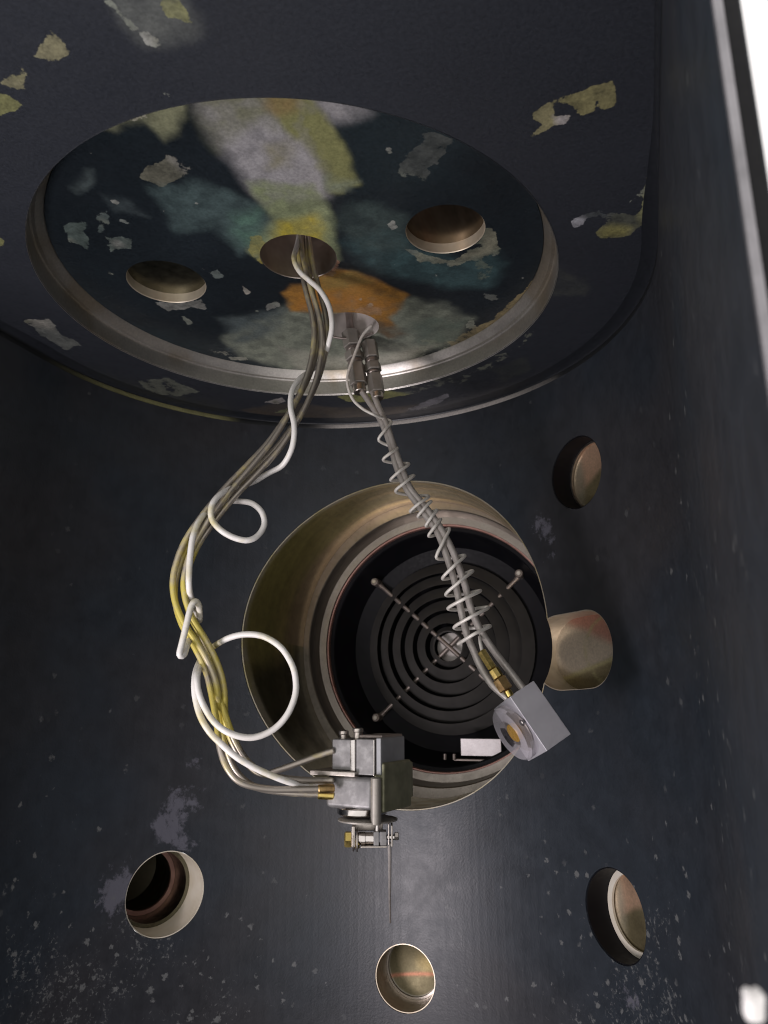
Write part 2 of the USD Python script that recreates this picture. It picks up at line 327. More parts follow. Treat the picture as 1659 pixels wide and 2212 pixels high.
jm = plan_sweep([(-TH, H - .0345), (-.0035, H - .0345), (-.0015, H - .0325), (-.0015, H - .0165), (-.005, H - .0145), (-.005, H - .012)])
cv = plan_sweep([(-.007, H - .0135)] + [(-.005 + .043 * (1 - math.cos(t)), H - .0135 + .0134 * math.sin(t)) for t in np.linspace(0, math.pi / 2, 9)] + [(.039, H + .01)])
obj('rounded_joint', cv, 'coated_ceiling', wall, attrs=lambda v: {'base': np.tile([.014, .016, .020], (len(v), 1)), 'paint': np.tile([.2, .2, .18], (len(v), 1)), 'wear': np.tile([0, .36, .18], (len(v), 1))})
obj('joint_strip', jm, 'machined_metal', wall, attrs=joint_attrs)
flo = prism(plan(1.0, FRONT), FLOOR - .03, FLOOR).refine_to_length(.2)
obj('floor', flo, 'black_rubber', kind='structure', label='dark bottom plate of the chamber')
# front flange: a bright machined lip and a black door seal around the opening
def frame(w0, w1, y0, y1):
    o = trimesh.creation.box(bounds=[(-1 - w1, y0, FLOOR - .03 - w1), (1 + w1, y1, H + .13 + w1)])
    i = trimesh.creation.box(bounds=[(-1 - w0, y0 - 1, FLOOR - .03 - w0), (1 + w0, y1 + 1, H + .13 + w0)])
    return m3.Manifold(m3.Mesh(np.array(o.vertices, np.float32), np.array(o.faces, np.uint32))) - m3.Manifold(m3.Mesh(np.array(i.vertices, np.float32), np.array(i.faces, np.uint32)))
obj('front_lip', frame(0.0, .0088, FRONT - .012, FRONT - .001), 'lip_steel', wall, label='bright machined lip of the door opening')
seal = obj('door_seal', frame(.0092, .0235, FRONT - .010, FRONT + .02), 'black_rubber', label='black rubber seal around the door opening beside the bright lip', cat='seal')

# ---------------------------------------------------------------- ceiling with flaking black paint
def zpoly(pts, z): return Polygon([tuple(onz(u, v, z)[:2]) for u, v in pts]).buffer(0)
def paint_layers(v, layers, seed, base, wear0):
    base, wear = np.array(base, float), np.array(wear0, float)
    col, mask = np.zeros_like(base) + .2, np.zeros(len(base))
    P = v[:, :2]
    for k, (poly, c, met, soft, rag, amt) in enumerate(layers):
        x0, y0, x1, y1 = poly.bounds; m = soft * 2 + rag
        idx = np.nonzero((P[:, 0] > x0 - m) & (P[:, 0] < x1 + m) & (P[:, 1] > y0 - m) & (P[:, 1] < y1 + m))[0]
        if not len(idx): continue
        p3 = np.c_[P[idx], np.zeros(len(idx))]
        Q = p3[:, :2] + (np.stack([fb(p3, 14, seed + 3 * k, 4), fb(p3, 14, seed + 3 * k + 1, 4)], 1) - .5) * rag
        if soft < .015: poly = poly.buffer(.006)
        shapely.prepare(poly)
        pts = shapely.points(Q)
        d = np.where(shapely.contains(poly, pts), 1, -1) * shapely.distance(poly.boundary, pts)
        n = fb(p3, 30, seed + 50 + k, 4)
        cc = np.array(c)[None] * (.82 + .36 * n)[:, None]
        if soft >= .015:                                     # a stain or painted sheen that fades out
            a = np.clip(sstep(-soft, soft, d) * amt * (.75 + .5 * sstep(.3, .7, n)), 0, 1)[:, None]
            base[idx] = base[idx] * (1 - a) + a * cc
            wear[idx, 0] = wear[idx, 0] * (1 - a[:, 0]) + a[:, 0] * met
        else:                                                # a flake with an edge
            a = sstep(-.02, .02, d); mk = mask[idx]
            w1, w2 = mk * (1 - a), a * amt
            col[idx] = (col[idx] * w1[:, None] + cc * w2[:, None]) / np.maximum(w1 + w2, 1e-6)[:, None]
            mask[idx] = w1 + w2
    wear[:, 2] = mask
    return base, col, wear
YG, BEIGE, OLV, PALE = (.27, .27, .10), (.29, .27, .15), (.18, .18, .11), (.26, .28, .23)
def ceil_layers():
    L = []
    def add(pts, c, met=.2, soft=.006, rag=.03, amt=1.0): L.append((zpoly(pts, H), c, met, soft, rag, amt))
    add([(230, -10), (405, -10), (408, 75), (372, 112), (335, 108), (268, 58)], (.15, .16, .15), .3, .02, .05, .65)
    add([(345, -10), (400, -10), (402, 40), (372, 42)], YG, .2, .01, .05)
    add([(230, 0), (250, 10), (300, 62), (285, 70), (262, 45)], PALE, .2, .008, .03, .8)
    add([(330, 90), (372, 104), (404, 84), (400, 95), (372, 112), (335, 106)], PALE, .2, .006, .02, .7)
    add([(315, 78), (333, 76), (334, 84), (318, 88)], (.6, .6, .55), .3, .004, .01)
    add([(100, 50), (152, 116), (115, 131), (77, 120)], BEIGE, .2, .006, .02, .85)
    add([(200, 50), (206, 52), (226, 88), (214, 90)], PALE, .2, .006, .02, .6)
    add([(3, 182), (50, 145), (62, 160), (66, 196), (45, 198), (8, 186)], BEIGE, .25, .006, .03, .8)
    add([(68, 138), (76, 138), (132, 190), (122, 196)], PALE, .2, .005, .02, .5)
    add([(-10, 205), (28, 214), (42, 232), (0, 254), (-10, 255)], YG, .25, .006, .03, .9)
    add([(-10, 510), (8, 518), (6, 530), (-10, 530)], YG, .25, .006, .02, .9)
    add([(342, 185), (362, 186), (410, 222), (395, 240), (350, 218)], PALE, .2, .012, .05, .5)
    add([(1214, 213), (1274, 190), (1322, 175), (1330, 228), (1304, 238), (1290, 200), (1280, 244), (1262, 248)], (.33, .30, .13), .2, .005, .018)
    add([(1147, 245), (1192, 220), (1196, 226), (1172, 243), (1192, 243), (1188, 256), (1219, 258), (1190, 272), (1152, 290), (1182, 266), (1160, 258)], (.33, .30, .15), .2, .005, .012)
    add([(1208, 258), (1220, 256), (1218, 266)], (.75, .7, .7), .3, .004, .006)
    add([(1294, 503), (1326, 462), (1380, 463), (1397, 472), (1352, 508), (1304, 512)], (.12, .125, .09), .2, .006, .04, .8)
    add([(1296, 500), (1320, 489), (1354, 495), (1350, 507), (1304, 512)], (.40, .37, .12), .2, .005, .015)
    add([(1244, 478), (1260, 455), (1300, 448), (1310, 462), (1270, 470), (1252, 490)], (.09, .10, .10), .2, .008, .05, .7)
    add([(1243, 474), (1252, 474), (1252, 486), (1246, 488)], (.7, .7, .75), .3, .004, .008)
    add([(1412, 350), (1418, 352), (1416, 400), (1410, 450), (1401, 496), (1386, 466), (1396, 412)], (.33, .33, .15), .2, .004, .008)
    add([(1348, 440), (1395, 405), (1397, 409), (1352, 445)], PALE, .2, .004, .01, .6)
    add([(58, 694), (108, 690), (122, 718), (178, 742), (132, 754)], (.16, .17, .15), .25, .008, .05, .8)
    add([(62, 692), (105, 691), (112, 712), (80, 705)], (.36, .35, .30), .3, .006, .03, .7)
    add([(290, 820), (370, 815), (430, 845), (380, 858), (310, 842)], (.16, .17, .13), .25, .01, .05, .7)
    add([(730, 858), (800, 846), (882, 836), (912, 834), (890, 842), (880, 852), (845, 858), (800, 868), (750, 866)], (.38, .38, .13), .3, .004, .02)
    add([(860, 890), (920, 868), (965, 850), (972, 858), (950, 872), (905, 885)], (.28, .27, .29), .5, .008, .02, .8)
    add([(575, 868), (610, 860), (616, 866), (596, 872)], (.45, .42, .40), .4, .005, .015)
    add([(520, 885), (620, 870), (720, 880), (820, 882), (900, 875), (860, 900), (700, 906), (560, 897)], (.12, .10, .08), .6, .015, .03, .7)
    add([(590, 890), (640, 876), (622, 892)], (.28, .30, .16), .4, .006, .02, .8)
    add([(1050, 790), (1072, 770), (1085, 772), (1066, 788)], PALE, .3, .005, .02, .8)
    add([(1100, 730), (1140, 720), (1160, 690), (1172, 690), (1176, 700), (1150, 705)], PALE, .3, .005, .02, .55)
    add([(1100, 640), (1200, 575), (1270, 600), (1265, 640), (1210, 632)], (.06, .065, .06), .2, .015, .06, .5)
    add([(1060, 800), (1130, 770), (1150, 795), (1080, 830)], (.05, .055, .05), .2, .015, .06, .5)
    add([(830, 838), (1000, 810), (1100, 755), (1165, 690), (1160, 712), (1100, 775), (1000, 828), (880, 852)], (.16, .17, .13), .3, .006, .05, .55)
    rng = random.Random(3)
    for k in range(46):
        u, v = rng.choice([(rng.uniform(0, 220), rng.uniform(260, 700)), (rng.uniform(1150, 1400), rng.uniform(300, 700)), (rng.uniform(250, 1150), rng.uniform(840, 890)), (rng.uniform(0, 500), rng.uniform(0, 220))])
        s = rng.uniform(1.5, 6)
        add([(u - s, v), (u, v - s * .5), (u + s, v + s * .3), (u + s * .2, v + s * .7)], rng.choice([PALE, YG, OLV]), .2, .004, .012, rng.uniform(.3, .8))
    return L
cm = prism(plan(1.0, FRONT), H, H + .055) - m3.Manifold.cylinder(1, RIMR, RIMR, 160).translate((RIMX, RIMY, H - .5))
cm = cm.refine_to_length(.011)
def ceil_attrs(v):
    n = fb(v, 3, 31)
    base = np.array([.0255, .0285, .0355])[None] * (.85 + .3 * n)[:, None]
    # slight polish ring rubbed near the wall
    wear0 = np.stack([0 * n, .34 + .1 * (fb(v, 5, 33) - .5), 0 * n], 1)
    bot = v[:, 2] < H + .002
    c, w, pc = base.copy(), wear0.copy(), base.copy()
    c[bot], pc[bot], w[bot] = paint_layers(v[bot], ceil_layers(), 100, base[bot], wear0[bot])
    return {'base': c, 'paint': pc, 'wear': w}
ceiling = thing('ceiling', (0, 0, H), 'flat black-painted chamber ceiling with flaking yellowish patches', kind='structure')
obj('painted_plate', cm, 'coated_ceiling', ceiling, attrs=ceil_attrs)

# the round top flange that closes the hole in the ceiling
PZ, PR = H + .09, .716
flange = thing('top_flange', (RIMX, RIMY, PZ), 'large round plate recessed in the ceiling, black paint scraped to metal, orange stain and a painted pale reflection', 'flange')
zax, xax, yax = np.array([0, 0, 1.0]), np.array([1.0, 0, 0]), np.array([0, 1.0, 0])
def zrev(prof, x, y, n=160): return revolve(prof, (x, y, 0), zax, xax, yax, n)
def rim_attrs(v):
    n = fb(np.c_[v[:, :2] * 1.0, v[:, 2] * 9], 6, 41); az = np.degrees(np.arctan2(v[:, 0], v[:, 1]))
    c = np.array([.51, .49, .45])[None] * (.8 + .35 * n)[:, None]
    br = sstep(.52, .68, fb(v, 7, 43))[:, None] * .5
    c = c * (1 - br) + br * np.array([.34, .26, .15])
    return {'base': c, 'paint': c, 'wear': np.stack([.9 + 0 * n, .36 + .1 * n, 0 * n], 1)}
obj('hole_rim', zrev([(RIMR + .05, H - .0015), (RIMR + .002, H - .0015), (RIMR - .001, H + .003), (RIMR - .001, H + .056), (RIMR - .004, H + .060)][1:], RIMX, RIMY), 'machined_metal', flange, attrs=rim_attrs, label='bare metal inner wall of the round hole')
obj('inner_ring', zrev([(RIMR - .003, H + .0605), (RIMR - .014, H + .062), (RIMR - .017, H + .066), (PR + .003, PZ - .004), (PR, PZ + .01)], RIMX, RIMY), 'machined_metal', flange, attrs=rim_attrs, label='sloping inner ring of bare metal')
HOLES = [((645, 557), 83), ((360, 611), 84), ((962, 498), 86), ((757, 706), 62)]
hc = []
for (u, v), rp in HOLES:
    c = onz(u, v, PZ); c2 = onz(u + rp, v, PZ); hc.append((c[0], c[1], np.linalg.norm(c2[:2] - c[:2])))
hc[3] = (hc[3][0], hc[3][1], hc[3][2] * 1.0)
pm = m3.Manifold.cylinder(.05, PR, PR, 160).translate((RIMX, RIMY, PZ))
for x, y, r in hc: pm = pm - m3.Manifold.cylinder(1, r, r, 64).translate((x, y, PZ - .5))
pm = pm.refine_to_length(.0085)
def plate_layers():
    L = []
    def add(pts, c, met=.3, soft=.006, rag=.03, amt=1.0): L.append((zpoly(pts, PZ), c, met, soft, rag, amt))
    SHEEN = (.42, .41, .42)
    add([(415, 190), (560, 170), (765, 180), (790, 240), (700, 270), (700, 420), (575, 440), (530, 380), (470, 310)], SHEEN, .35, .035, .03, 1.0)  # pale cone: a hazy reflection put into the plate's colour
    add([(415, 190), (610, 180), (600, 285), (560, 262), (500, 300), (478, 322)], (.28, .29, .17), .5, .035, .05, .6)
    add([(575, 180), (660, 180), (700, 262), (735, 310), (776, 396), (745, 400), (738, 415), (708, 416), (705, 388), (690, 345), (655, 310), (612, 285), (590, 250)], (.27, .275, .12), .3, .0151, .025, .95)
    add([(740, 392), (776, 396), (770, 400), (738, 416), (708, 416), (706, 380)], (.26, .30, .22), .3, .016, .05, .7)
    add([(570, 190), (650, 190), (645, 240), (600, 250), (575, 238)], (.32, .22, .10), .3, .02, .03, .6)
    add([(570, 310), (620, 305), (625, 355), (580, 365)], (.30, .28, .14), .3, .03, .05, .55)
    add([(540, 395), (680, 395), (700, 430), (722, 480), (732, 560), (560, 560), (536, 545), (545, 505), (585, 470)], (.32, .37, .21), .4, .018, .03, .9)
    add([(600, 480), (680, 465), (695, 500), (690, 540), (590, 540)], (.50, .42, .07), .3, .03, .03, .9)
    add([(540, 508), (562, 505), (580, 530), (570, 570), (538, 552)], (.42, .35, .08), .3, .012, .03, .85)
    add([(340, 405), (420, 398), (520, 420), (580, 470), (560, 520), (520, 545), (460, 500), (380, 500)], (.085, .125, .125), .25, .03, .06, .75)
    add([(500, 470), (560, 450), (560, 520), (520, 530)], (.12, .22, .17), .25, .03, .04, .7)
    add([(302, 384), (318, 356), (355, 350), (368, 336), (395, 346), (416, 371), (380, 392), (345, 405)], (.17, .165, .12), .35, .005, .02, .85)
    add([(366, 336), (394, 346), (416, 371), (405, 374), (380, 352)], (.32, .31, .27), .35, .005, .02, .6)
    add([(858, 372), (885, 330), (905, 284), (950, 292), (986, 302), (955, 345), (918, 392)], (.10, .105, .095), .35, .008, .05, .8)
    add([(860, 374), (918, 390), (916, 393), (858, 377)], PALE, .3, .004, .01, .6)
    add([(190, 270), (262, 245), (335, 220), (400, 195), (398, 250), (375, 285), (345, 300), (300, 262), (250, 288)], (.30, .31, .19), .3, .016, .05, .7)
    add([(268, 262), (320, 250), (330, 258), (290, 275)], (.52, .50, .40), .3, .01, .04, .7)
    # the long orange stain and the pale green one below it
    add([(560, 690), (640, 650), (720, 630), (860, 640), (960, 660), (1012, 690), (985, 735), (900, 770), (830, 800), (640, 805), (520, 770), (480, 730)], (.29, .32, .25), .3, .03, .06, .85)
    add([(600, 745), (700, 770), (860, 765), (940, 745), (880, 785), (760, 800), (640, 800)], (.40, .40, .33), .3, .025, .05, .7)
    add([(880, 690), (1010, 688), (985, 735), (900, 745)], (.15, .20, .16), .3, .02, .05, .6)
    add([(470, 690), (620, 660), (600, 720), (500, 750)], (.12, .15, .15), .3, .03, .06, .6)
    add([(905, 735), (935, 728), (1000, 760), (960, 775), (900, 780)], (.30, .33, .24), .45, .01, .03, .6)
    add([(612, 634), (633, 617), (680, 610), (705, 590), (730, 583), (766, 587), (822, 609), (877, 637), (870, 650), (862, 668), (840, 690), (852, 704), (828, 706), (812, 690), (752, 676), (716, 678), (668, 676), (630, 672)], (.44, .22, .05), .25, .0151, .025, 1.0)
    add([(690, 596), (760, 588), (800, 610), (740, 625), (690, 628)], (.36, .26, .08), .25, .02, .03, .6)
    add([(640, 640), (700, 632), (860, 650), (850, 668), (700, 672), (640, 668)], (.50, .22, .045), .25, .02, .03, .5)
    add([(750, 668), (800, 658), (830, 668), (826, 684), (800, 682)], (.42, .27, .17), .3, .01, .02, .7)
    add([(805, 690), (850, 690), (880, 720), (840, 730), (812, 720)], (.16, .10, .05), .2, .015, .05, .7)
    add([(690, 580), (712, 560), (735, 562), (728, 590), (700, 598)], (.36, .19, .12), .3, .01, .02, .8)
    add([(735, 520), (830, 495), (890, 520), (985, 560), (1068, 545), (1086, 575), (1060, 620), (960, 622), (870, 600), (790, 575)], (.055, .10, .105), .25, .03, .05, .8)
    add([(1000, 500), (1060, 495), (1074, 520), (1060, 600), (1030, 610), (1010, 560)], (.16, .18, .13), .25, .012, .05, .6)
    add([(735, 440), (800, 430), (880, 470), (880, 540), (800, 540), (740, 500)], (.07, .10, .095), .25, .03, .06, .6)
    add([(335, 652), (440, 648), (444, 672), (420, 662), (380, 668), (362, 672)], (.30, .30, .27), .35, .005, .03, .8)
    add([(875, 540), (905, 552), (970, 562), (1040, 538), (1054, 500), (1070, 505), (1062, 545), (1015, 558), (990, 572), (960, 580), (945, 572), (905, 568)], (.32, .31, .22), .35, .005, .03, .85)
    add([(836, 486), (850, 478), (860, 490), (848, 502)], (.42, .42, .38), .3, .005, .02, .8)
    add([(145, 490), (188, 480), (196, 520), (186, 548), (160, 530)], (.13, .17, .15), .3, .012, .05, .8)
    add([(200, 470), (220, 452), (232, 470), (225, 510), (210, 500)], (.11, .14, .13), .3, .012, .05, .7)
    add([(232, 520), (285, 520), (288, 540), (240, 545)], (.14, .17, .15), .3, .01, .05, .8)
    add([(155, 400), (190, 360), (205, 362), (185, 400), (160, 420)], (.09, .115, .115), .3, .015, .05, .7)
    add([(225, 425), (270, 430), (310, 460), (260, 460)], (.07, .09, .095), .3, .02, .06, .7)
    add([(452, 585), (470, 582), (484, 596), (462, 606)], (.22, .26, .24), .3, .005, .02, .8)
    add([(524, 618), (532, 622), (541, 632), (534, 634)], (.5, .47, .40), .3, .004, .008)
    add([(576, 660), (605, 652), (600, 664), (580, 672)], (.30, .30, .27), .3, .005, .02, .8)
    add([(390, 682), (398, 682), (420, 700), (408, 702)], PALE, .3, .005, .01, .8)
    add([(495, 772), (530, 770), (535, 778), (500, 778)], (.42, .42, .34), .3, .005, .015, .8)
    add([(450, 755), (510, 758), (505, 768), (455, 766)], (.3, .3, .24), .3, .005, .015, .6)
    add([(1012, 690), (1030, 685), (1024, 712), (1008, 708)], (.36, .38, .30), .3, .005, .02, .8)
    add([(1040, 630), (1080, 636), (1082, 648), (1050, 648)], (.16, .17, .15), .3, .006, .04, .7)
    add([(966, 740), (1000, 722), (1060, 690), (1130, 630), (1168, 580), (1172, 588), (1130, 650), (1060, 715), (980, 755)], (.34, .27, .13), .4, .006, .03, .75)
    add([(86, 370), (100, 330), (112, 320), (96, 380)], (.3, .27, .18), .3, .006, .03, .7)
    rng = random.Random(5)
    for k in range(120):
        u, v = rng.uniform(110, 1150), rng.uniform(300, 770); s = rng.uniform(1.2, 5.5)
        add([(u - s, v), (u, v - s * .6), (u + s, v + s * .4), (u + s * .2, v + s * .8)], rng.choice([PALE, (.2, .22, .2), (.4, .4, .36), (.12, .16, .15)]), .3, .003, .01, rng.uniform(.25, .85))
    return L
def plate_attrs(v):
    n = fb(v, 4, 61); n2 = fb(v, 2.2, 62)
    base = np.array([.012, .0165, .0205])[None] * (.65 + .75 * n)[:, None]
    teal = sstep(.48, .72, n2)[:, None] * .5
    base = base * (1 - teal) + teal * np.array([.022, .036, .042])
    wear0 = np.stack([0 * n, .27 + .1 * (fb(v, 5, 63) - .5), 0 * n], 1)
    bot = v[:, 2] < PZ + .002
    c, w, pc = base.copy(), wear0.copy(), base.copy()
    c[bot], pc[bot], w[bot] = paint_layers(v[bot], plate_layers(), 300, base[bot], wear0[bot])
    return {'base': c, 'paint': pc, 'wear': w}
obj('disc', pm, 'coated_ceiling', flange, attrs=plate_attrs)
for k, (x, y, r) in enumerate(hc):
    dep = (.16, .035, .035, .12)[k]
    tm = ('ring_steel', 'port_steel', 'port_steel', 'pale_disc')[k]
    t = obj('hole_sleeve', zrev([(r - .0004, PZ + .0008), (r - .002, PZ + .003), (r - .002, PZ + dep)], x, y, 72), tm, flange)
    obj('hole_cap', zrev([(0, PZ + dep - .002), (r + .01, PZ + dep - .002), (r + .01, PZ + dep + .01), (0, PZ + dep + .01)], x, y, 48), ('rod_steel', 'dark_blank', 'rust_cap', 'pale_disc')[k], t)

# ---------------------------------------------------------------- the small round ports in the wall
PLAB = {'ur': 'bare metal port with orange and brown reflections painted on its cover, high on the wall at the right',
        'mr': 'bare beige port opening sideways into the right edge of the pump opening',
        'lr': 'narrow-looking bare metal port low on the wall at the right, among pale specks',
        'b': 'small brassy port lowest on the wall, below the hanging shutter mechanism',
        'll': 'deep dark port low on the wall at the left, beside pale scuffs'}
def rrev(prof, az, z, n=72):
    d = np.array([math.sin(math.radians(az)), math.cos(math.radians(az)), 0.0]); e = np.array([d[1], -d[0], 0])
    return revolve(prof, (0, 0, z), d, e, np.cross(d, e), n)
def to_man(vf):
    t = trimesh.Trimesh(vf[0], vf[1], process=True)
    mm = m3.Manifold(m3.Mesh(np.array(t.vertices, np.float32), np.array(t.faces, np.uint32)))
    return mm if mm.volume() > 0 else m3.Manifold(m3.Mesh(np.array(t.vertices, np.float32), np.array(t.faces[:, ::-1], np.uint32)))
for k, (az, z, r, d) in PORTS.items():
    dv = np.array([math.sin(math.radians(az)), math.cos(math.radians(az)), 0])
    p = thing('wall_port', dv * .99 + np.array([0, 0, z]), PLAB[k], 'port')
    i0 = math.sqrt(max(0, 1 - r * r)) - .05
    inner = m3.Manifold.cylinder(6, 1.003, 1.003, 360).translate((0, 0, -3))
    tube = port_cyl((az, z), r + .003, .9, 1 + d + .03) - port_cyl((az, z), r, .5, 2) - inner
    if k == 'mr': tube = tube - pump_cyl(.5, 1.9, .001)
    obj('tube', tube.refine_to_length(.03), 'pump_black' if k in ('ur', 'lr') else 'pale_port' if k == 'll' else 'port_steel', p)  # the left port's tube gets paler metal to look strongly lit
    if k == 'll':
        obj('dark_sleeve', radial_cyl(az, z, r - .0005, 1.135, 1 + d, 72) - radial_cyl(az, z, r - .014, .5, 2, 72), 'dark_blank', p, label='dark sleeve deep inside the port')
        obj('collar', radial_cyl(az, z, r - .0145, 1.26, 1.275, 72) - radial_cyl(az, z, r - .03, .5, 2, 72), 'copper_ring', p, label='reddish ring deep in the port')
    elif k != 'mr':
        obj('collar', radial_cyl(az, z, r - .0005, 1 + d - .009, 1 + d - .001, 72) - radial_cyl(az, z, r - (.020 if k == 'lr' else .008), .5, 2, 72), 'pale_port' if k == 'lr' else 'bare_steel', p, label='pale edge around the port cover')
    def blank_attrs(v, k=k, dv=dv, z=z, r=r):  # colour zones and pale edges paint the reflections in the covers
        side = np.array([dv[1], -dv[0], 0]); x = (v @ side) / r; y = (v[:, 2] - z) / r; n = fb(v, 9, 81); rad = np.hypot(x, y)
        def mixc(c, q, a): return c * (1 - a[:, None]) + a[:, None] * np.array(q)
        c = np.tile([.27, .23, .13], (len(v), 1)) * (.75 + .5 * n)[:, None]
        if k in ('ur', 'lr', 'b'): c = mixc(c, (.62, .57, .46), sstep(.90, .93, rad))
        if k in ('ur', 'lr'):
            c = mixc(c, (.72, .48, .32), sstep(.0, .25, y - .55 * x + .3 * (n - .5)))
            c = mixc(c, (.50, .45, .33), sstep(-.45, -.7, x + .2 * (n - .5)) * .8)
        elif k == 'mr':
            c = mixc(c, (.60, .52, .40), sstep(-.35, -.1, y - .25 * x))
            c = mixc(c, (.58, .26, .19), sstep(.0, .4, y + .4 * x + .3 * (n - .5)) * .8)
            c = mixc(c, (.55, .50, .25), np.exp(-((y - .25 * x + .25) / .06) ** 2) * .8)
            c = mixc(c, (.50, .46, .24), np.exp(-((rad - .93) / .04) ** 2) * .8)
        elif k == 'b':
            c = c * .5
            c = mixc(c, (.36, .28, .12), sstep(.5, .0, np.abs(y - .1)) * sstep(-.2, .6, x) * .8)
            c = mixc(c, (.40, .16, .10), np.exp(-((y + .28 - .1 * x) / .05) ** 2) * .8)
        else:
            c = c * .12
        return {'base': c, 'paint': c, 'wear': np.stack([.8 + 0 * n, .30 + .15 * n + (.1 if k == 'b' else 0), 0 * n], 1)}
    if k == 'mr': obj('collar', radial_cyl(az, z - .002, r * .97, 1 + d - .006, 1 + d + .002, 72) - radial_cyl(az, z - .002, r * .93, .5, 2, 72), 'pale_port', p, label='thin pale ring on the port cover')
    if k == 'mr': cov = port_cyl((az, z), r + .018, 1 + d, 1 + d + .02).refine_to_length(.014)
    else:
        cov = rrev([(r * t, 1 + d + .018 * (1 - t * t)) for t in np.linspace(0, 1, 18)] + [(r + .018, 1 + d)], az, z)
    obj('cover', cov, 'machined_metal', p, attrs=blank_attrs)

# ---------------------------------------------------------------- the pump port and the pump behind it
def ylathe(prof, n=160):
    """profile of (radius, y); the section is the mouth's oval at the wall and a true circle by the pump."""
    a = np.linspace(0, 2 * math.pi, n, endpoint=False); m = len(prof); V = []
    for r, y in prof:
        t = float(sstep(1.0, 1.42, np.array(y)))
        ax_, az_ = (PUA / .63) * (1 - t) + t, (PUB / .63) * (1 - t) + t
        cx_ = PUX * (1 - t)
        V.append(np.c_[cx_ + r * ax_ * np.cos(a), 0 * a + y, PUZ + r * az_ * np.sin(a)])
    V = np.array(V); F = []
    for k in range(m - 1):
        for i in range(n):
            j = (i + 1) % n
            F += [(k * n + i, k * n + j, (k + 1) * n + j), (k * n + i, (k + 1) * n + j, (k + 1) * n + i)]
    return V.reshape(-1, 3), np.array(F)
pport = thing('pump_port', (0, 1.0, PUZ), 'large bare metal tube behind the big round opening, tarnished in brown rings', 'port')
ptube = pump_cyl(.72, 1.345, .0035) - pump_cyl(.5, 1.6, 0) - m3.Manifold.cylinder(6, 1.003, 1.003, 360).translate((0, 0, -3))
az, z, r, d = PORTS['mr']
ptube = ptube - port_cyl((az, z), r + .0032, .5, 2)
def bore_attrs(v):
    dep = np.hypot(v[:, 0], v[:, 1]) - 1; an = np.degrees(np.arctan2(v[:, 2] - PUZ, v[:, 0]))     # 0 right, 90 top, 180 left
    st = fb(np.c_[v[:, 0] * .6, v[:, 1] * 14, v[:, 2] * .6], 1.6, 71, 5); n = fb(v, 5, 72); n2 = fb(v, 16, 73)
    def mixc(c, k, a): return c * (1 - a[:, None]) + a[:, None] * np.array(k)
    c = np.tile([.54, .41, .19], (len(v), 1)) * (.25 + 1.5 * sstep(.25, .75, st) * .75 + .15)[:, None]
    c = mixc(c, (.30, .26, .11), sstep(.45, .6, fb(np.c_[v[:, 0] * .5, v[:, 1] * 9, v[:, 2] * .5], 1.3, 77, 4)) * .8)
    left = sstep(100, 150, np.abs(an)) * sstep(.75, .2, dep * 1.2 + .15 * n)
    c = mixc(c, (.42, .37, .11), left * .8)
    c = mixc(c, (.035, .032, .022), sstep(.50, .36, v[:, 2] - PUZ + .62 + .35 * (dep - .2) + .2 * (n - .5) - .25 * sstep(130, 100, np.abs(an))) * 0 + sstep(-.02, -.2, v[:, 2] - PUZ + .25 * (n - .5) - .35 * (dep > .02) * (dep - .1)) * sstep(112, 140, np.abs(an)) * sstep(.015, .06, dep) * .85)  # dark lower left: reflection of the black chamber, painted into the bore
    c = mixc(c, (.50, .36, .23), sstep(.28, .36, dep) * sstep(10, 60, an) * .7)
    bottom = sstep(-40, -70, an) * sstep(-150, -118, an)
    c = mixc(c, (.74, .68, .53), bottom * (.35 + .65 * sstep(.38, .52, n2)) * .95)
    lip = sstep(.035, .012, dep - .03 * sstep(.1, -.3, v[:, 2] - PUZ) + .012 * (n2 - .5))
    c = mixc(c, (.46, .42, .33), lip * (.35 + .6 * sstep(.35, .6, n2)))
    return {'base': c, 'paint': c, 'wear': np.stack([.75 - .65 * bottom - .3 * lip * (1 - bottom), .30 + .12 * bottom + .1 * lip + .1 * (st - .5), 0 * n], 1)}
obj('tube', ptube.refine_to_length(.016), 'machined_metal', pport, attrs=bore_attrs)
obj('end_ring', ylathe([(.74, 1.3465), (.604, 1.347), (.600, 1.351), (.590, 1.44), (.5575, 1.443), (.5565, 1.449), (.5565, 1.475)]), 'silver_step', pport, label='smooth grey ring between the tube and the pump')
pump = thing('vacuum_pump', (0, 1.6, PUZ), 'black vacuum pump inlet with concentric louvre rings and crossed rods, deep in the big opening', 'pump')
yd = np.array([0, 1.0, 0]); xd = np.array([1.0, 0, 0]); zd = np.array([0, 0, 1.0])
def prev(prof, n=128): return revolve(prof, (0, 0, PUZ), yd, xd, np.cross(yd, xd), n)
obj('copper_gasket', prev([(.5563, 1.4565), (.552, 1.457), (.5495, 1.46), (.549, 1.466), (.549, 1.49)]), 'copper_ring', pump, label='pinkish copper sealing ring around the pump inlet')
obj('inlet_dish', prev([(.56, 1.475), (.533, 1.476), (.528, 1.482), (.525, 1.50), (.505, 1.56), (.478, 1.625), (.42, 1.645), (.398, 1.65), (.394, 1.75), (0, 1.75)]), 'pump_black', pump)
for r in (.108, .170, .232, .294, .350):
    obj('louvre_ring', prev([(r, 1.585), (r + .0015, 1.583), (r + .053, 1.626), (r + .051, 1.629), (r, 1.585)], 96), 'louvre_black', pump)
obj('hub_disc', prev([(0, 1.66), (.068, 1.66), (.07, 1.663), (.07, 1.68), (0, 1.68)], 48), 'pale_disc', pump, label='pale round hub plate in the middle of the louvres')
obj('hub_collar', prev([(.068, 1.60), (.074, 1.597), (.096, 1.625), (.092, 1.63), (.070, 1.615), (.068, 1.60)], 64), 'louvre_black', pump)
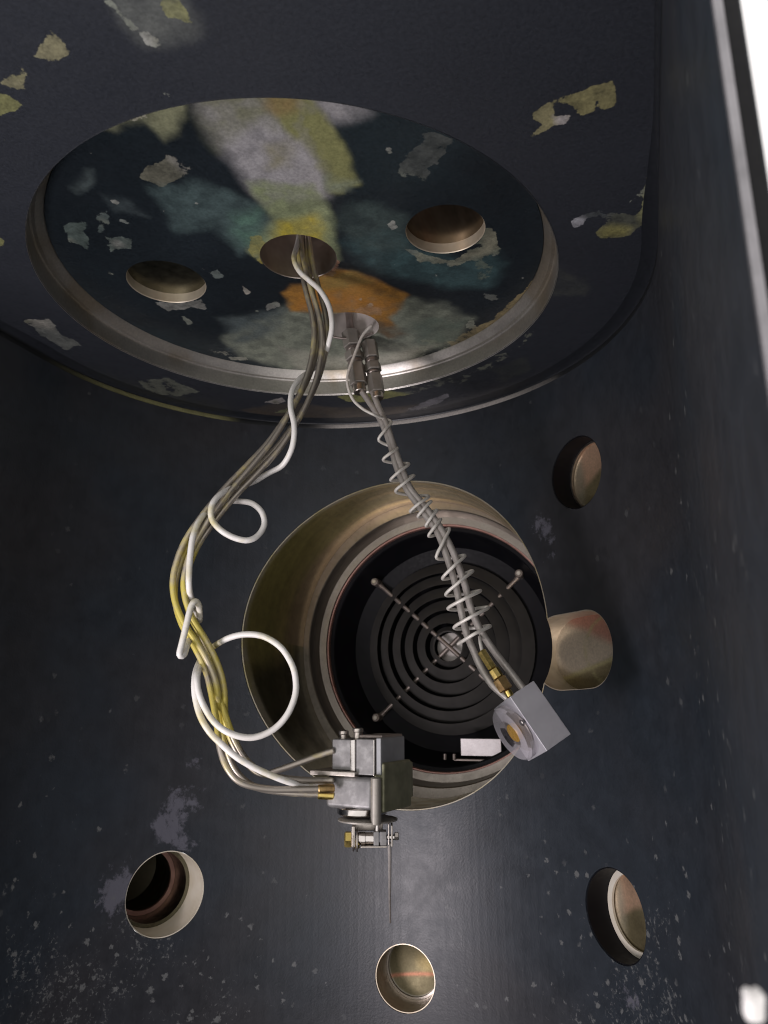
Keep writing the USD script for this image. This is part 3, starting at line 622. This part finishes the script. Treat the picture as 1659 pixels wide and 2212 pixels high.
for s in (1, -1):
    a, b = np.array([-.345, 1.612, PUZ + s * .315]), np.array([.345, 1.612, PUZ - s * .315])
    if s < 0: a, b = a + [0, .012, 0], b + [0, .012, 0]
    obj('cross_rod', cyl(a, b, .0105, n=14), 'rod_steel', pump)
    for e, dirn in ((a, a - b), (b, b - a)):
        dn = dirn / np.linalg.norm(dirn); q = e + dn * .012
        lug = obj('lug', join(cyl(q - yd * .055, q + yd * .02, .019, n=24, bevel=.003), cyl(e - dn * .02, e + dn * .005, .013, n=16)), 'rod_steel', pump)
        obj('screw', cyl(q - yd * .062, q - yd * .054, .012, n=16, bevel=.002), 'bare_steel', lug)
lb = frame_box((.075, 1.50, PUZ - .455), (xd, yd, zd), (-.005, 0, -.028), (.175, .004, .045), .0018)
obj('rating_plate', lb, 'silver_label', pump, label='blank silver plate low in the pump inlet')
obj('plate_bracket', join(frame_box((.04, 1.49, PUZ - .505), (xd, yd, zd), (0, 0, 0), (.19, .02, .010), .003), cyl((.0, 1.49, PUZ - .50), (.0, 1.49, PUZ - .475), .008, n=14), cyl((.042, 1.49, PUZ - .50), (.042, 1.49, PUZ - .475), .008, n=14)), 'rod_steel', pump)

# ---------------------------------------------------------------- tubes and wire of the left sensor head
def path_px(pts): return spline([W(*p) for p in pts])
UPX = 1.9 / FPX
ctr = [(655, 500, 2.03), (660, 560, 2.0), (672, 620, 1.99), (687, 680, 1.98), (692, 735, 1.97), (681, 800, 1.96), (657, 860, 1.95), (627, 910, 1.94), (590, 962, 1.93), (545, 1012, 1.92), (498, 1062, 1.91),
       (450, 1122, 1.90), (412, 1180, 1.90), (390, 1240, 1.90), (388, 1290, 1.90), (404, 1340, 1.90), (434, 1390, 1.90), (458, 1440, 1.90), (470, 1490, 1.90)]
tails = [
    [(468, 1560, 1.89), (476, 1620, 1.88), (494, 1664, 1.87), (524, 1692, 1.87), (580, 1704, 1.88), (643, 1705, 1.89), (700, 1704, 1.90), (722, 1703, 1.905)],
    [(492, 1560, 1.89), (512, 1610, 1.89), (540, 1650, 1.89), (580, 1674, 1.895), (640, 1684, 1.905), (700, 1686, 1.92), (722, 1686, 1.92)],
    [(488, 1560, 1.92), (505, 1610, 1.93), (530, 1648, 1.94), (565, 1672, 1.94), (600, 1664, 1.94), (648, 1647, 1.94), (706, 1626, 1.935), (722, 1621, 1.935)],
    [(476, 1560, 1.93), (490, 1620, 1.93), (512, 1668, 1.93), (552, 1700, 1.93), (620, 1712, 1.93), (700, 1716, 1.935), (722, 1717, 1.935)]]
TLAB = ['grey metal tube on the near side of the left bundle, ending lowest', 'yellow-stained tube of the left bundle, ending just under the shelf plate',
        'metal tube of the left bundle that rises into the upper sensor block', 'yellowest metal tube at the back of the left bundle, ending in a yellow tip']
bun = np.array(ctr)
for k in range(4):
    pts = []
    for i, (u, v, D) in enumerate(ctr):
        j0, j1 = max(i - 1, 0), min(i + 1, len(ctr) - 1)
        t = bun[j1, :2] - bun[j0, :2]; t = t / np.linalg.norm(t); nrm = np.array([t[1], -t[0]])
        ph = 2 * math.pi * k / 4 + .5 - i * .20
        sp = 15.5 if i > 3 else 12 + i
        o = nrm * math.cos(ph) * sp * (1.0 + .12 * math.sin(i * .9 + k))
        pts.append((u + o[0], v + o[1], D - math.sin(ph) * 13 * UPX))
    t = sweep(path_px(pts + tails[k]), .0079)
    tb = thing('sensor_tube', W(*tails[k][-1]), TLAB[k], 'tube')
    obj('tube', t, 'stained_tube', tb, True)
    if k in (0, 3):
        e = [W(*q) for q in tails[k][-2:]]
        a = e[1] + (e[0] - e[1]) * 1.6
        obj('end_fitting', cyl(a, e[1], .0105 if k == 0 else .012, n=18, bevel=.002), 'brass' if k == 3 else 'bronze_nut', tb)
wp = [(648, 500, 2.03), (642, 530, 2.0), (635, 558, 1.96), (646, 585, 1.95), (668, 606, 1.94), (691, 627, 1.935), (710, 660, 1.93), (717, 700, 1.93), (711, 738, 1.95), (698, 775, 1.99), (672, 800, 1.99), (648, 818, 1.95), (631, 845, 1.92), (628, 880, 1.90),
      (635, 915, 1.89), (635, 945, 1.89), (628, 975, 1.90), (610, 1005, 1.93), (580, 1022, 1.96), (545, 1042, 1.96), (505, 1053, 1.92), (474, 1070, 1.875), (457, 1094, 1.86), (458, 1122, 1.86), (478, 1146, 1.86), (507, 1162, 1.86), (536, 1167, 1.86), (558, 1156, 1.87), (571, 1132, 1.88), (565, 1106, 1.89),
      (545, 1088, 1.91), (520, 1083, 1.94), (490, 1084, 1.95), (460, 1096, 1.93), (434, 1120, 1.885), (418, 1155, 1.865), (411, 1200, 1.86), (408, 1250, 1.862), (411, 1285, 1.89), (424, 1320, 1.94), (431, 1340, 1.93), (430, 1310, 1.88), (422, 1299, 1.86), (413, 1310, 1.855), (404, 1345, 1.85), (393, 1390, 1.85), (388, 1414, 1.85), (397, 1414, 1.86),
      (408, 1385, 1.90), (424, 1372, 1.95), (438, 1400, 1.96), (433, 1430, 1.93), (426, 1460, 1.87), (428, 1490, 1.855), (441, 1526, 1.85), (466, 1563, 1.845), (502, 1586, 1.84), (546, 1593, 1.84), (590, 1576, 1.84), (621, 1543, 1.84), (638, 1500, 1.845), (638, 1462, 1.85), (628, 1430, 1.85), (606, 1398, 1.855), (572, 1376, 1.86), (535, 1370, 1.87), (500, 1376, 1.89),
      (470, 1391, 1.93), (445, 1410, 1.96), (430, 1432, 1.93), (421, 1462, 1.88), (421, 1500, 1.865), (432, 1545, 1.86), (452, 1580, 1.86), (478, 1607, 1.86), (512, 1636, 1.86), (551, 1659, 1.865), (594, 1678, 1.875), (632, 1692, 1.89), (655, 1700, 1.91), (700, 1695, 1.93)]
obj('white_wire', sweep(path_px(wp), .0078), 'white_sleeve', smooth=True, label='white sleeved wire winding in loops around the left tube bundle', cat='wire')

# ---------------------------------------------------------------- left sensor head: block, screws and shutter mechanism
O = W(812, 1676, 1.86)                      # the vertical edge that faces the camera
rr_ = W(813, 1676, 1.86) - O; rr_[2] = 0; rr_ /= np.linalg.norm(rr_)
cc_ = np.array([CX - O[0], CY - O[1], 0]); cc_ /= np.linalg.norm(cc_)
TA = math.radians(31)
e1 = rr_ * math.cos(TA) + cc_ * math.sin(TA)           # outwards through the right face
e2 = -rr_ * math.sin(TA) + cc_ * math.cos(TA)          # outwards through the left face
AX = (e1, e2, zax); AS = (rr_, cc_, zax)
def Zp(y): return W(806, y, 1.86)[2] - O[2]
def bb(lo, hi, y0, y1, r=.003): return frame_box(O, AX, (*lo, Zp(y1)), (*hi, Zp(y0)), r)
head = thing('sensor_block', O, 'squat grey steel sensor block with two screws, ending the tube bundle', 'sensor')
ub = obj('upper_body', bb((-.132, -.100), (-.074, -.008), 1599, 1668), 'block_steel', head)
obj('ridge', bb((-.0735, -.098), (-.058, .002), 1598, 1669), 'polished_steel', head)
obj('side_plate', bb((-.0575, -.100), (-.006, -.001), 1597, 1676), 'block_steel', head)
obj('wedge_plate', frame_box(O + e1 * -.004, AX, (-.0035, -.10, Zp(1677)), (.0005, .002, Zp(1598)), .0015), 'polished_steel', head)
obj('dark_cover', bb((-.0035 + .001, -.122), (.012, -.004), 1594, 1675), 'dark_face', head, label='dark grey cover on the right side')
obj('top_plate', bb((-.06, -.122), (.006, -.02), 1589, 1596, .002), 'rod_steel', head)
obj('shelf', bb((-.185, -.09), (-.052, .012), 1669, 1680, .002), 'bare_steel', head, label='thin shelf plate sticking out to the left')
lb_ = obj('lower_body', bb((-.148, -.120), (-.012, -.002), 1680.5, 1754, .012), 'block_steel', head)
obj('olive_flank', bb((-.0115, -.145), (.018, -.008), 1648, 1757, .006), 'olive_steel', head, label='olive tarnished right flank of the block')
obj('olive_step', bb((-.06, -.165), (.012, -.146), 1655, 1738, .004), 'olive_steel', head)
for (u, y0, y1, w) in ((-.112, 1580, 1599, .0125), (-.070, 1574, 1597, .0135)):
    c = O + e1 * u + e2 * -.03
    s = obj('screw', join(cyl(c + zax * Zp(y1), c + zax * Zp(y0 + 9), w * .8, n=20), cyl(c + zax * Zp(y0 + 10), c + zax * Zp(y0), w, n=24, bevel=.002)), 'bare_steel', head)
    obj('socket', cyl(c + zax * (Zp(y0) - .001), c + zax * (Zp(y0) + .0008), w * .5, n=6), 'black_rubber', s)
q = O + rr_ * .000 + cc_ * .006
obj('vertical_rod', cyl(q + zax * Zp(1781), q + zax * Zp(1679), .0125, n=24, bevel=.002), 'dull_steel', head)
dc = O + e1 * -.075 + e2 * -.06
obj('bottom_disc', cyl(dc + zax * Zp(1770), dc + zax * Zp(1752), .062, n=48, bevel=.003), 'polished_steel', head)
obj('aperture', cyl(dc + e1 * -.03 + zax * (Zp(1771)), dc + e1 * -.03 + zax * Zp(1769), .02, n=24), 'black_rubber', head)
sh = thing('shutter_mechanism', O + zax * Zp(1832), 'small steel pivot with washers and brass nut, hanging under the sensor block', 'shutter')
fl = O + rr_ * -.02 - cc_ * .055
obj('shutter_blade', cyl(fl + zax * Zp(1779), fl + zax * Zp(1776), .072, n=48), 'dull_steel', sh)
def sx(x): return (x - 812) * 1.86 / FPX
def sb(x0, x1, y0, y1, c0, c1, r=.0015): return frame_box(O, AS, (sx(x0), c0, Zp(y1)), (sx(x1), c1, Zp(y0)), r)
def sc(x0, x1, y, r, c=-.02, n=24, bevel=.0015):
    p = O + cc_ * c + zax * Zp(y); return cyl(p + rr_ * sx(x0), p + rr_ * sx(x1), r, n=n, bevel=bevel)
q2 = q + zax * Zp(1781)
obj('pin', cyl(O + cc_ * -.012 + rr_ * .003 + zax * Zp(1800), O + cc_ * -.012 + rr_ * .003 + zax * Zp(1779), .0062, n=16), 'polished_steel', sh)
br = obj('bracket', join(sb(763, 770, 1785, 1830, -.055, .0), sb(765, 826, 1786, 1803, -.060, -.052)), 'bare_steel', sh)
obj('bracket_base', sb(781, 834, 1828, 1832, -.05, .0), 'bare_steel', sh)
obj('pivot_shaft', join(sc(775, 808, 1814, .0135), sc(776, 791, 1814, .0148)), 'polished_steel', sh)
obj('clamp_jaw', sb(807, 818, 1797, 1827, -.035, .0), 'block_steel', sh)
obj('clamp_jaw', sb(820.5, 833, 1797, 1827, -.035, .0), 'block_steel', sh)
for x0, x1, r in ((764.5, 767.5, .0245), (768.5, 770.5, .022), (772, 775.5, .0255)):
    obj('washer', sc(x0, x1, 1818, r, bevel=.0008), 'bare_steel', sh)
obj('nut', sc(748, 764, 1816, .0185, n=6, bevel=.003), 'brass', sh, label='yellowish hex nut')
obj('lock_nut', sc(765, 779, 1826, .011, n=6), 'brass', sh)
obj('side_plate', sb(836, 839, 1780, 1826, -.045, .0), 'bare_steel', sh)
obj('side_plate', sb(842, 846, 1784, 1830, -.045, -.002), 'dull_steel', sh)
obj('pivot_shaft', sc(833, 850, 1812, .006), 'polished_steel', sh)
obj('end_nut', sc(849, 858, 1810, .0095, n=6), 'bare_steel', sh)
w0 = [(841, 1822, 1.87), (842, 1850, 1.95), (842, 1900, 2.2), (842, 1950, 2.5), (843, 1992, 2.78)]
obj('thin_rod', sweep(path_px(w0), np.linspace(.0045, .0034, len(path_px(w0)))), 'grey_tube', smooth=True, label='thin dull rod running down from the shutter pivot to the wall', cat='rod')

# ---------------------------------------------------------------- right sensor: tubes from the ceiling, coil of wire, head
DS = 2.12
def ds(v): return float(np.interp(v, [675, 860, 960, 1200, 1500], [2.45, 2.40, 2.36, 2.24, DS]))
def pp(pts, off=0.0): return spline([W(u, v, ds(v) + off) for u, v in pts])
tubeR = [(805, 846), (818, 880), (834, 915), (850, 962), (866, 1005), (886, 1054), (919, 1095), (953, 1143), (975, 1184), (990, 1221), (1005, 1265), (1017, 1313), (1036, 1358), (1064, 1402), (1101, 1450), (1133, 1492)]
tubeL = [(776, 838), (797, 868), (822, 908), (843, 960), (857, 1010), (878, 1056), (908, 1098), (944, 1149), (961, 1191), (977, 1239), (987, 1276), (997, 1324), (1008, 1369), (1023, 1406), (1038, 1440), (1062, 1478), (1100, 1512)]
sens = thing('crystal_sensor', W(1150, 1545, DS), 'small grey box with clear round window and orange crystal, on two tubes at the right', 'sensor')
obj('tube', sweep(pp(tubeR), .0108), 'grey_tube', sens, True)
obj('tube', sweep(pp(tubeL, .004), .0104), 'grey_tube', sens, True)
def fitting(x0, y0, x1, y1, segs, off):
    a, b = W(x0, y0, ds(y0) + off), W(x1, y1, ds(y1) + off)
    f = None
    for t0, t1, w, n, m in segs:
        c = cyl(a + (b - a) * t0, a + (b - a) * t1, w * ds(y0) / FPX / 2, n=n, bevel=.0025)
        f = obj('fitting_nut' if n == 6 else 'fitting_sleeve', c, m, sens)
obj('tube', cyl(W(750, 640, 2.45), W(758, 724, 2.45), .0105 * 1.25, n=20), 'rod_steel', sens)
obj('tube', cyl(W(789, 640, 2.46), W(796, 748, 2.46), .0105 * 1.25, n=20), 'rod_steel', sens)
fitting(757, 718, 778, 848, [(0, .26, 44, 6, 'dull_steel'), (.27, .33, 34, 20, 'rod_steel'), (.34, .47, 44, 6, 'dull_steel'), (.48, .54, 34, 20, 'rod_steel'), (.55, .88, 42, 6, 'dull_steel'), (.88, 1.0, 30, 20, 'bare_steel')], 0)
fitting(797, 740, 816, 862, [(0, .30, 38, 6, 'dull_steel'), (.31, .38, 32, 20, 'rod_steel'), (.39, .52, 40, 6, 'dull_steel'), (.53, .58, 32, 20, 'rod_steel'), (.59, .9, 38, 6, 'dull_steel'), (.9, 1.0, 28, 20, 'bare_steel')], .005)
obj('retaining_wire', sweep(pp([(716, 727), (745, 731), (775, 727), (806, 720)], -.02), .0042), 'rod_steel', smooth=True, label='short dark wire stuck across the fittings below the ceiling plate', cat='wire')
# box: a along its length, b across, c towards the camera
SO = W(1167, 1544.5, DS - .02)
vd = CAM - SO; vd /= np.linalg.norm(vd)
sr = np.cross(-vd, _U); sr /= np.linalg.norm(sr); su = np.cross(vd, sr); su = su if su @ _U > 0 else -su; sr = sr if sr @ _R > 0 else -sr
def img(dx, dy): w = sr * dx - su * dy; return w / np.linalg.norm(w)
av, bv = img(74, 102), img(46, -35); bv = bv - av * (av @ bv); bv /= np.linalg.norm(bv)
tt = math.radians(27)
nB = -bv * math.cos(tt) + vd * math.sin(tt)           # out of the window side
nC = bv * math.sin(tt) + vd * math.cos(tt)            # out of the broad face
PXU = DS / FPX
la, lbx, lc = 63 * PXU, 29 * PXU / math.cos(tt) * 1.02, .135
SA = (av, nB, nC)
obj('housing', frame_box(SO, SA, (-la, -lbx, -lc), (la, lbx, 0), .002), 'grey_alloy', sens)
fc = SO + nB * lbx - nC * (lc * .52)
def ndisc(r, t0, t1, n=56, bevel=.002): return cyl(fc + nB * t0, fc + nB * t1, r, n=n, bevel=bevel)
obj('window_seat', ndisc(.062, .0005, .006), 'dull_steel', sens)
obj('crystal_disc', ndisc(.026, .006, .022, 32), 'crystal', sens, label='orange crystal in the middle of the window')
obj('round_window', revolve([(.034, .0065), (.074, .0065), (.078, .009), (.078, .024), (.072, .031), (.042, .031), (.034, .022), (.034, .0065)], fc, nB, av, np.cross(nB, av), 64), 'clear_quartz', sens, True if False else 40, label='thick clear round window')
obj('bright_screw', cyl(SO + av * (-.01) + nB * (lbx + .001) - nC * .012, SO + av * (-.01) + nB * (lbx + .012) - nC * .012, .009, n=16, bevel=.002), 'polished_steel', sens)
# brass connector beside the tubes
ca, cb = W(1040, 1406, DS - .015), W(1104, 1506, DS - .03)
for t0, t1, w, n, m in ((0, .40, 20, 6, 'brass'), (.40, .60, 23, 8, 'brass'), (.60, .86, 31, 6, 'bronze_nut'), (.86, 1.0, 16, 16, 'brass')):
    obj('brass_connector' if t0 == 0 else 'connector_nut', cyl(ca + (cb - ca) * t0, ca + (cb - ca) * (t1 - .01), w / 2 * PXU, n=n, bevel=.002), m, sens)
obj('lead', sweep(spline([W(1036, 1376, 2.16), W(1038, 1390, 2.13), W(1043, 1412, DS - .015)]), .005), 'coil_wire', sens, True)
# the wire wound round both tubes
seq = [('R', 802, 703), ('m', 783, 725), ('m', 766, 766), ('m', 752, 806), ('m', 751, 832), ('m', 762, 862), ('m', 782, 882), ('m', 808, 896), ('B', 832, 905), ('R', 845, 912), ('L', 818, 950), ('R', 858, 968), ('L', 828, 994), ('R', 883, 1002), ('L', 844, 1037), ('R', 894, 1027), ('L', 855, 1062),
       ('R', 926, 1072), ('L', 886, 1105), ('R', 931, 1083), ('L', 903, 1116), ('R', 944, 1102), ('L', 920, 1136), ('R', 952, 1122), ('L', 926, 1158), ('R', 971, 1142), ('L', 943, 1205), ('R', 1004, 1200), ('L', 956, 1250), ('R', 1021, 1233), ('L', 963, 1285), ('R', 1038, 1276), ('L', 968, 1315),
       ('R', 1055, 1312), ('L', 981, 1356), ('R', 1059, 1352), ('L', 990, 1391), ('m', 1012, 1376)]
cp = []
for i, (k, u, v) in enumerate(seq):
    wobble = -.05 if i < 8 else 0
    cp.append(W(u, v, ds(v) + wobble))
    if i + 1 < len(seq) and k in 'LR' and seq[i + 1][0] in 'LR':
        k2, u2, v2 = seq[i + 1]; wd = abs(u2 - u) * .5 * 2.3 / FPX
        mu, mv = (u + u2) / 2, (v + v2) / 2
        front = k == 'R'
        cp.append(W(mu, mv + (-2 if front else 3), ds(mv) + (-1 if front else 1) * max(wd, .02)))
obj('coiled_wire', sweep(spline(cp, .004), .0052, 10), 'coil_wire', smooth=True, label='thin pale wire coiled loosely around the two tubes of the right sensor', cat='wire')

# ---------------------------------------------------------------- white clip on the side wall by the door
wc = thing('white_clip', W(1628, 2170, .62), 'small white plastic clip with two rounded lobes by the door opening', 'clip')
d0 = .62
def wcb(x0, x1, y0, y1, r):
    o = W((x0 + x1) / 2, (y0 + y1) / 2, d0); px = ((o - CAM) @ _F) / FPX
    w, h_ = (x1 - x0) / 2 * px, (y1 - y0) / 2 * px
    return frame_box(o, (_R, _F, _U), (-w, -.006, -h_), (w, .006, h_), r)
obj('body', wcb(1608, 1648, 2148, 2204, .004), 'white_plastic', wc)
obj('lobe', wcb(1608, 1628, 2139, 2166, .003), 'white_plastic', wc)
obj('lobe', wcb(1628.5, 1647, 2139, 2166, .003), 'white_plastic', wc)
